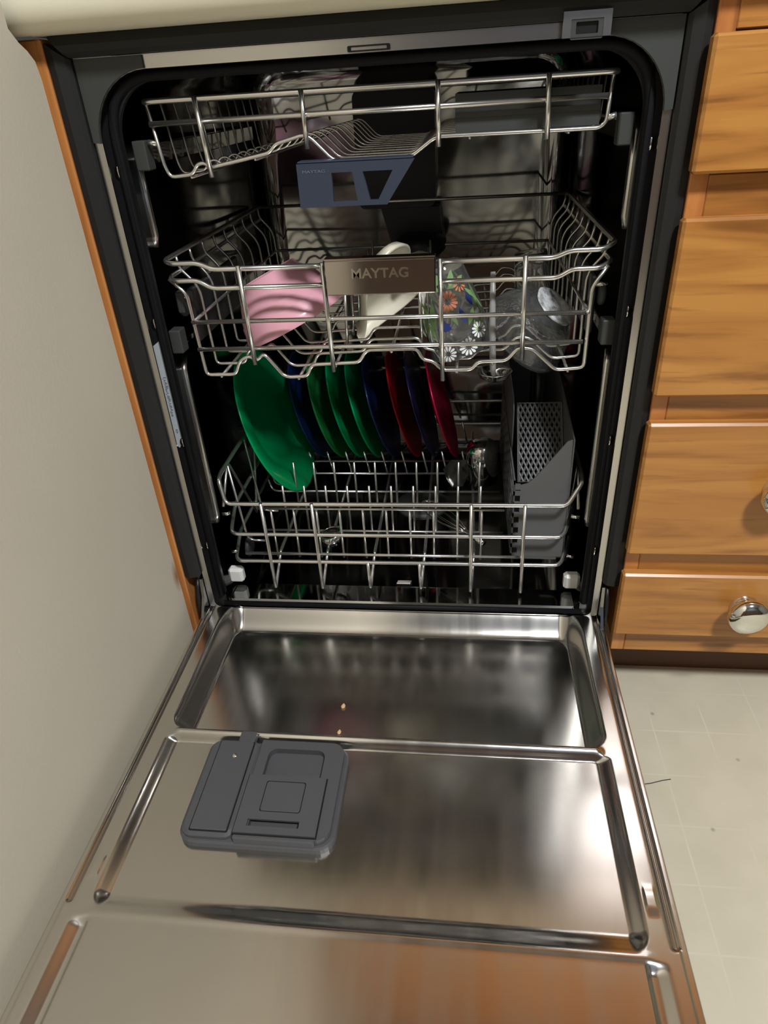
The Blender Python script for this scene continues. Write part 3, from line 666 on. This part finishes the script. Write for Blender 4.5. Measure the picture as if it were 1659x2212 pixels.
# flowered tumbler, upside down and leaning
tum = thing('tumbler', (.093, .105, .515), 'clear tumbler printed with daisies and green leaves leaning in the middle rack', 'glass')
o = np.array((.0955, .104, .5135)); n = nrm((-.30, .06, .95)); e1 = nrm(np.array((1, 0, 0))-n*n[0]); e2 = np.cross(n, e1); HT = .112; RB, RT = .0435, .0315
gl = [(RB-.0020, .0), (RB, .0015), ((RB+RT)/2+.001, HT*.5), (RT, HT-.008), (RT-.004, HT), (0, HT), (0, HT-.012), (RT-.006, HT-.011), ((RB+RT)/2-.0016, HT*.5), (RB-.0028, .002), (RB-.0020, .0)]
B().lathe(gl, o, e1, e2, n, 56).build('glass_body', GLASS, tum, True, auto=60)
def on_cone(th, hh, off=.0005):
    r = RB+(RT-RB)*hh/HT+off+.001*math.sin(math.pi*hh/HT); return o+r*(math.cos(th)*e1+math.sin(th)*e2)+hh*n
def flower(th, hh, R_, npet, m, name='printed_flower'):
    b = B(); Rm = (RB+RT)/2
    for k in range(npet):
        a0 = 2*math.pi*k/npet; pts = []
        for (rad, w) in ((.28, 0), (.55, .11), (.85, .15), (1.0, .07), (1.0, -.07), (.85, -.15), (.55, -.11)):
            du = R_*(rad*math.cos(a0)-w*math.sin(a0)); dv = R_*(rad*math.sin(a0)+w*math.cos(a0)); pts.append(on_cone(th+du/Rm, hh+dv))
        b.add(pts, [tuple(range(7))])
    b.build(name, m, tum)
def leafs(lst, m, name='printed_leaf'):
    Rm = (RB+RT)/2
    for (th, hh, ang, ln, wd) in lst:
        pts = []
        for (q, w) in ((0, 0), (.25, .6), (.5, 1), (.75, .7), (1, 0), (.75, -.7), (.5, -1), (.25, -.6)):
            du = ln*q*math.cos(ang)-wd*w*math.sin(ang); dv = ln*q*math.sin(ang)+wd*w*math.cos(ang); pts.append(on_cone(th+du/Rm, hh+dv, .0004))
        B().add(pts, [tuple(range(8))]).build(name, m, tum)
h2 = -math.pi/2
flower(h2+.25, .012, .0105, 12, DAISY); flower(h2-.40, .0105, .0100, 12, DAISY); flower(h2+.75, .026, .0100, 12, DAISY)
flower(h2+.05, .072, .0125, 14, ORANGE); flower(h2+.62, .086, .0090, 10, ORANGE); flower(h2+2.6, .070, .011, 12, ORANGE); flower(h2-1.25, .075, .009, 10, ORANGE)
leafs([(h2+.25, .086, 1.1, .022, .0045), (h2+.05, .088, 1.9, .020, .005), (h2-.25, .090, 1.3, .018, .0045), (h2-.1, .086, 2.5, .016, .004), (h2+.75, .080, -.9, .022, .0030), (h2+1.0, .070, -1.1, .026, .0026), (h2+.5, .088, .4, .016, .0035), (h2-1.2, .088, -1.0, .035, .0022), (h2-.9, .055, -1.2, .028, .0030), (h2+.85, .045, -1.3, .022, .0025), (h2+.7, .040, -1.7, .018, .003), (h2+2.2, .06, 1.2, .04, .004), (h2+2.9, .05, 1.8, .04, .005), (h2+3.6, .06, 1.0, .04, .004)], LEAF)
OLIVE = mat('print_olive', (.12, .20, .07), .45)
leafs([(h2-.75, .034, 1.35, .045, .0055), (h2-1.15, .03, 1.3, .050, .006), (h2+.15, .040, 1.8, .030, .0035), (h2+.45, .036, .9, .024, .004), (h2+.15, .086, .3, .020, .005), (h2+1.1, .040, 1.6, .045, .004)], OLIVE)
leafs([(h2-.55, .042, .2, .018, .006), (h2-.45, .038, 1.0, .016, .006), (h2-.4, .046, -.5, .014, .005), (h2+.35, .062, -1.5, .022, .0035), (h2+.75, .075, -1.4, .020, .004)], PBLUE)

# clear glass bowl, base turned up to the right
gb = thing('glass_bowl', (.185, .15, .51), 'clear glass bowl with round base painted with light glints lying at the right of the middle rack', 'bowl')
ep = nrm(.746*np.array(_r)+.666*np.array(_u)); bc = np.array((.2150, .150, .5540)); v = nrm(bc-CAMP); n = nrm(.77*ep-.64*v)
e1 = nrm(np.cross(n, (0,0,1))); e2 = np.cross(n, e1); DP = .060
pg = [(0, -.0035), (.024, -.0030), (.0290, -.0008), (.0312, -.0020), (.0330, -.0060), (.0400, -.0120), (.0500, -.0230), (.0580, -.0380), (.0625, -.0520), (.0640, -DP), (.0622, -DP-.0010), (.0600, -.0520), (.0555, -.0380), (.0475, -.0245), (.0370, -.0150), (.0240, -.0105), (0, -.0100)]
B().lathe(pg, bc, e1, e2, n, 64).build('glass_body', PRESSED, gb, True)
pb = [(.0010, -.0018), (.020, -.0012), (.0262, .0004), (.0300, .0006), (.0310, -.0006), (.0300, -.0016), (.0262, -.0016), (.0010, -.0030)]
B().lathe(pb, bc+n*.0012, e1, e2, n, 40, rfun=lambda a: 1+.02*math.sin(7*a)).build('base_ring', GLINTS, gb, True, label='clear glass base with light glints painted white')
# second clear glass cup behind it
o2 = np.array((.216, .185, .515)); n2 = nrm((-.12, .15, 1)); e1 = nrm(np.array((1,0,0))-n2*n2[0]); e2 = np.cross(n2, e1)
B().lathe([(.0268, 0), (.0290, .001), (.0265, .05), (.0240, .078), (.021, .080), (0, .080), (0, .073), (.021, .072), (.0242, .05), (.0268, 0)], o2+np.array((-.012, .12, 0)), e1, e2, n2, 48).build('glass_cup', GLASS, None, True, label='small clear glass cup upside down behind the glass bowl', cat='glass')
# ladle hanging through the rack floor
ld = thing('ladle', (.134, .085, .49), 'grey handled ladle hanging between the flowered tumbler and the glass bowl', 'ladle')
B().tube([(.1290, .056, .622), (.1300, .056, .560), (.1325, .057, .503), (.1345, .064, .492)], [.0030, .0042, .0040, .0030], 10).build('handle', GREYROD, ld, True)
B().lathe([(0, -.0145), (.010, -.0130), (.0175, -.0080), (.0215, -.001), (.0222, 0), (.0210, -.0002), (.017, -.0068), (.010, -.0115), (0, -.013)], (.1355, .0820, .4920), (1.05,0,0), (0,1,0), (0,0,1), 36).build('ladle_bowl', STEEL_UT, ld, True)

# steel cup upside down and a steel scoop in the bottom rack
B().lathe([(.0262, 0), (.0275, .001), (.0275, .055), (.0262, .066), (.0215, .074), (.012, .0775), (0, .078), (0, .0765), (.0205, .0725), (.025, .064), (.026, .05), (.0262, 0)], (.1290, .2850, .2135), (1,0,0), (0,1,0), (0,0,1), 48).build('steel_cup', STEEL_UT, None, True, label='dark steel cup upside down beside the cutlery basket', cat='cup')
ut = B()
sh = [((.0625, .235, .2620), (.0760, .250, .2720), (.0900, .246, .2480), (.0700, .232, .2440)), ((.0700, .232, .2440), (.0900, .246, .2480), (.0960, .236, .2290), (.0780, .226, .2320)), ((.0760, .250, .2720), (.1040, .262, .2660), (.1060, .256, .2420), (.0900, .246, .2480)), ((.0900, .246, .2480), (.1060, .256, .2420), (.1050, .250, .2180), (.0960, .236, .2290))]
for q in sh:
    q = [np.array(p) for p in q]; nn = nrm(np.cross(q[1]-q[0], q[2]-q[0]))*.0007
    ut.add([p+nn for p in q]+[p-nn for p in q], [(0, 1, 2, 3), (7, 6, 5, 4)]+[(k, 4+k, 4+(k+1) % 4, (k+1) % 4) for k in range(4)])
ut.tube([(.0960, .2500, .2400), (.0970, .258, .2300), (.0960, .264, .2140)], .0035, 8)
ut.build('utensil', STEEL_UT, None, label='shiny steel utensil with bent facets standing below the crimson plate', cat='utensil')
# jar band on the rack floor
B().lathe([(.0165, 0), (.0180, 0), (.0180, .014), (.0140, .0150), (.0140, .0138), (.0165, .013), (.0165, 0)], (-.1060, .092, .2130), (1,.2,.25), (-.2,1,0), (-.2,0,1), 30).build('jar_band', STEEL_UT, None, True, label='steel jar screw band lying on the front left of the bottom rack', cat='jar lid')
# whisk lying on the rack floor
wk = thing('whisk', (.08, .125, .22), 'thin wire whisk lying in front of the steel cup on the bottom rack', 'whisk')
p0 = np.array((.128, .070, .226)); p1 = np.array((.030, .190, .226)); ax = nrm(p1-p0); sd = nrm(np.cross(ax, (0,0,1))); LN = np.linalg.norm(p1-p0)
for k in range(4):
    an = math.pi*k/4; d_ = math.cos(an)*sd+math.sin(an)*np.array((0,0,.55))
    pts = [p0+ax*(LN*.25)+d_*0.002]+[p0+ax*(LN*(.25+.75*t))+d_*.017*math.sin(math.pi*min(1, t*.80))**.8 for t in (.2, .4, .6, .8, .92)]
    pts2 = [p0+ax*(LN*(.25+.75*t))-d_*.017*math.sin(math.pi*min(1, t*.80))**.8 for t in (.92, .8, .6, .4, .2)]+[p0+ax*(LN*.25)-d_*.002]
    B().tube(pts+[p1]+pts2, .0006, 5).build('loop_wire', STEEL_UT, wk, True)
B().tube([p0, p0+ax*LN*.12, p0+ax*LN*.28], [.0045, .005, .004], 10).build('handle', STEEL_UT, wk, True)

# ---- cutlery basket
bk = thing('cutlery_basket', (.208, .25, .207), 'grey plastic cutlery basket with sloped front at the right of the bottom rack', 'basket')
X0, X1, YA, YB, ZB = .1670, .2445, .062, .42, .2075
fp = [(X0, ZB), (X1, ZB), (X1-.004, .398), (X1-.012, .394), (.1980, .344), (.1870, .3330), (.1760, .3300), (X0, .3340)]
# front wall in two panels: slatted corner and solid sloped panel
B().prism([(.1765, ZB), (X1, ZB), (X1-.003, .401), (X1-.010, .398), (.1960, .3440), (.1860, .3340), (.1765, .3310)], YA, YA+.0022, XZ).build('front_panel', BASKP, bk)
b = B()
for i in range(7): b.box(X0, .1765, YA, YA+.0022, ZB+.0178*i, ZB+.0178*i+.0075)
b.box(X0, X0+.0022, YA, YA+.0022, ZB, .335); b.box(X0, .1765, YA, YA+.0022, .3240, .3330)
b.build('corner_grille', BASKP, bk)
lw = B()
for i in range(8): lw.box(X0, X0+.002, YA, YB, ZB+.0178*i, ZB+.0178*i+.0070)
for i in range(12): y = YA+(YB-YA-.004)*i/11; lw.box(X0, X0+.002, y, y+.004, ZB, .340)
lw.build('side_grille', BASKP, bk)
B().prism([(YA, ZB), (YB, ZB), (YB, .43), (YB-.10, .43), (YA+.06, .408), (YA, .401)], X1-.0020, X1, YZ).build('side_panel', BASKP, bk)
B().prism([(YA+.10, ZB), (YB, ZB), (YB, .425), (YA+.12, .415), (YA+.10, .40)], X0, X0+.0016, lambda u, v, w: (w+.0022, u, v)).build('inner_panel', BASKP, bk, label='upright inner wall')
B().box(X0, X1, YB-.002, YB, ZB, .43).build('back_panel', BASKP, bk)
B().box(X0, X1, YA, YB, ZB, ZB+.002).build('floor_panel', BASKP, bk)
# lattice divider (diamond mesh) inside
lt = B(); za, zt_ = .315, .402; ya, yt = .100, .185
def LP(u, w): return np.array((X0+.0100+u*(X1-X0-.0140), ya+(yt-ya)*w, za+(zt_-za)*w))
nl = nrm(np.cross(LP(1,0)-LP(0,0), LP(0,1)-LP(0,0)))
for i in range(-9, 19):
    for s in (1, -1):
        u0, w0, u1, w1 = i/9., 0., i/9.+s*.85, 1.
        t0, t1 = 0, 1
        if u1 != u0:
            ta, tb_ = (0-u0)/(u1-u0), (1-u0)/(u1-u0); t0 = max(t0, min(ta, tb_)); t1 = min(t1, max(ta, tb_))
        if t1-t0 > .04: lt.tube([LP(u0+(u1-u0)*t0, t0), LP(u0+(u1-u0)*t1, t1)], .0016, 5)
lt.tube([LP(0,0), LP(1,0), LP(1,1), LP(0,1)], .0022, 6, True)
lt.build('lattice_divider', BASKP, bk)
hb = B().tube([(.2075, .20, ZB), (.2075, .20, .440), (.2075, .28, .440), (.2075, .28, ZB)], .0045, 8, False, .02, 4); hb.build('carry_handle', BLACKP, bk, True)

# ---- bits and pieces
def crumb(x, y, z, r, label):
    b = B(); rr = random.Random(int(abs(x)*1e5)); b.lathe([(0, -r*.6), (r*.8, -r*.4), (r, 0), (r*.7, r*.5), (0, r*.7)], (x, y, z), (1, .2, 0), (0, 1.5, .1), (0, 0, 1), 8, rfun=lambda a: .8+.4*abs(math.sin(2.3*a+1)))
    b.build('food_crumb', CRUMB, None, False, label=label, cat='crumb', group='food crumbs on the steel door')
crumb(-.0590, -.1605, .1212, .0026, 'tan food crumb on the floor of the door recess')
crumb(-.0515, -.2250, .1482, .0022, 'tan food crumb near the ridge of the steel door')
B().tube([(.336, -.168, .0012), (.350, -.1655, .0014), (.366, -.160, .0012), (.378, -.157, .0010)], .00055, 5).build('hair_strand', INK, None, True, label='thin dark bristle on the cream floor beside the lowered door', cat='bristle')
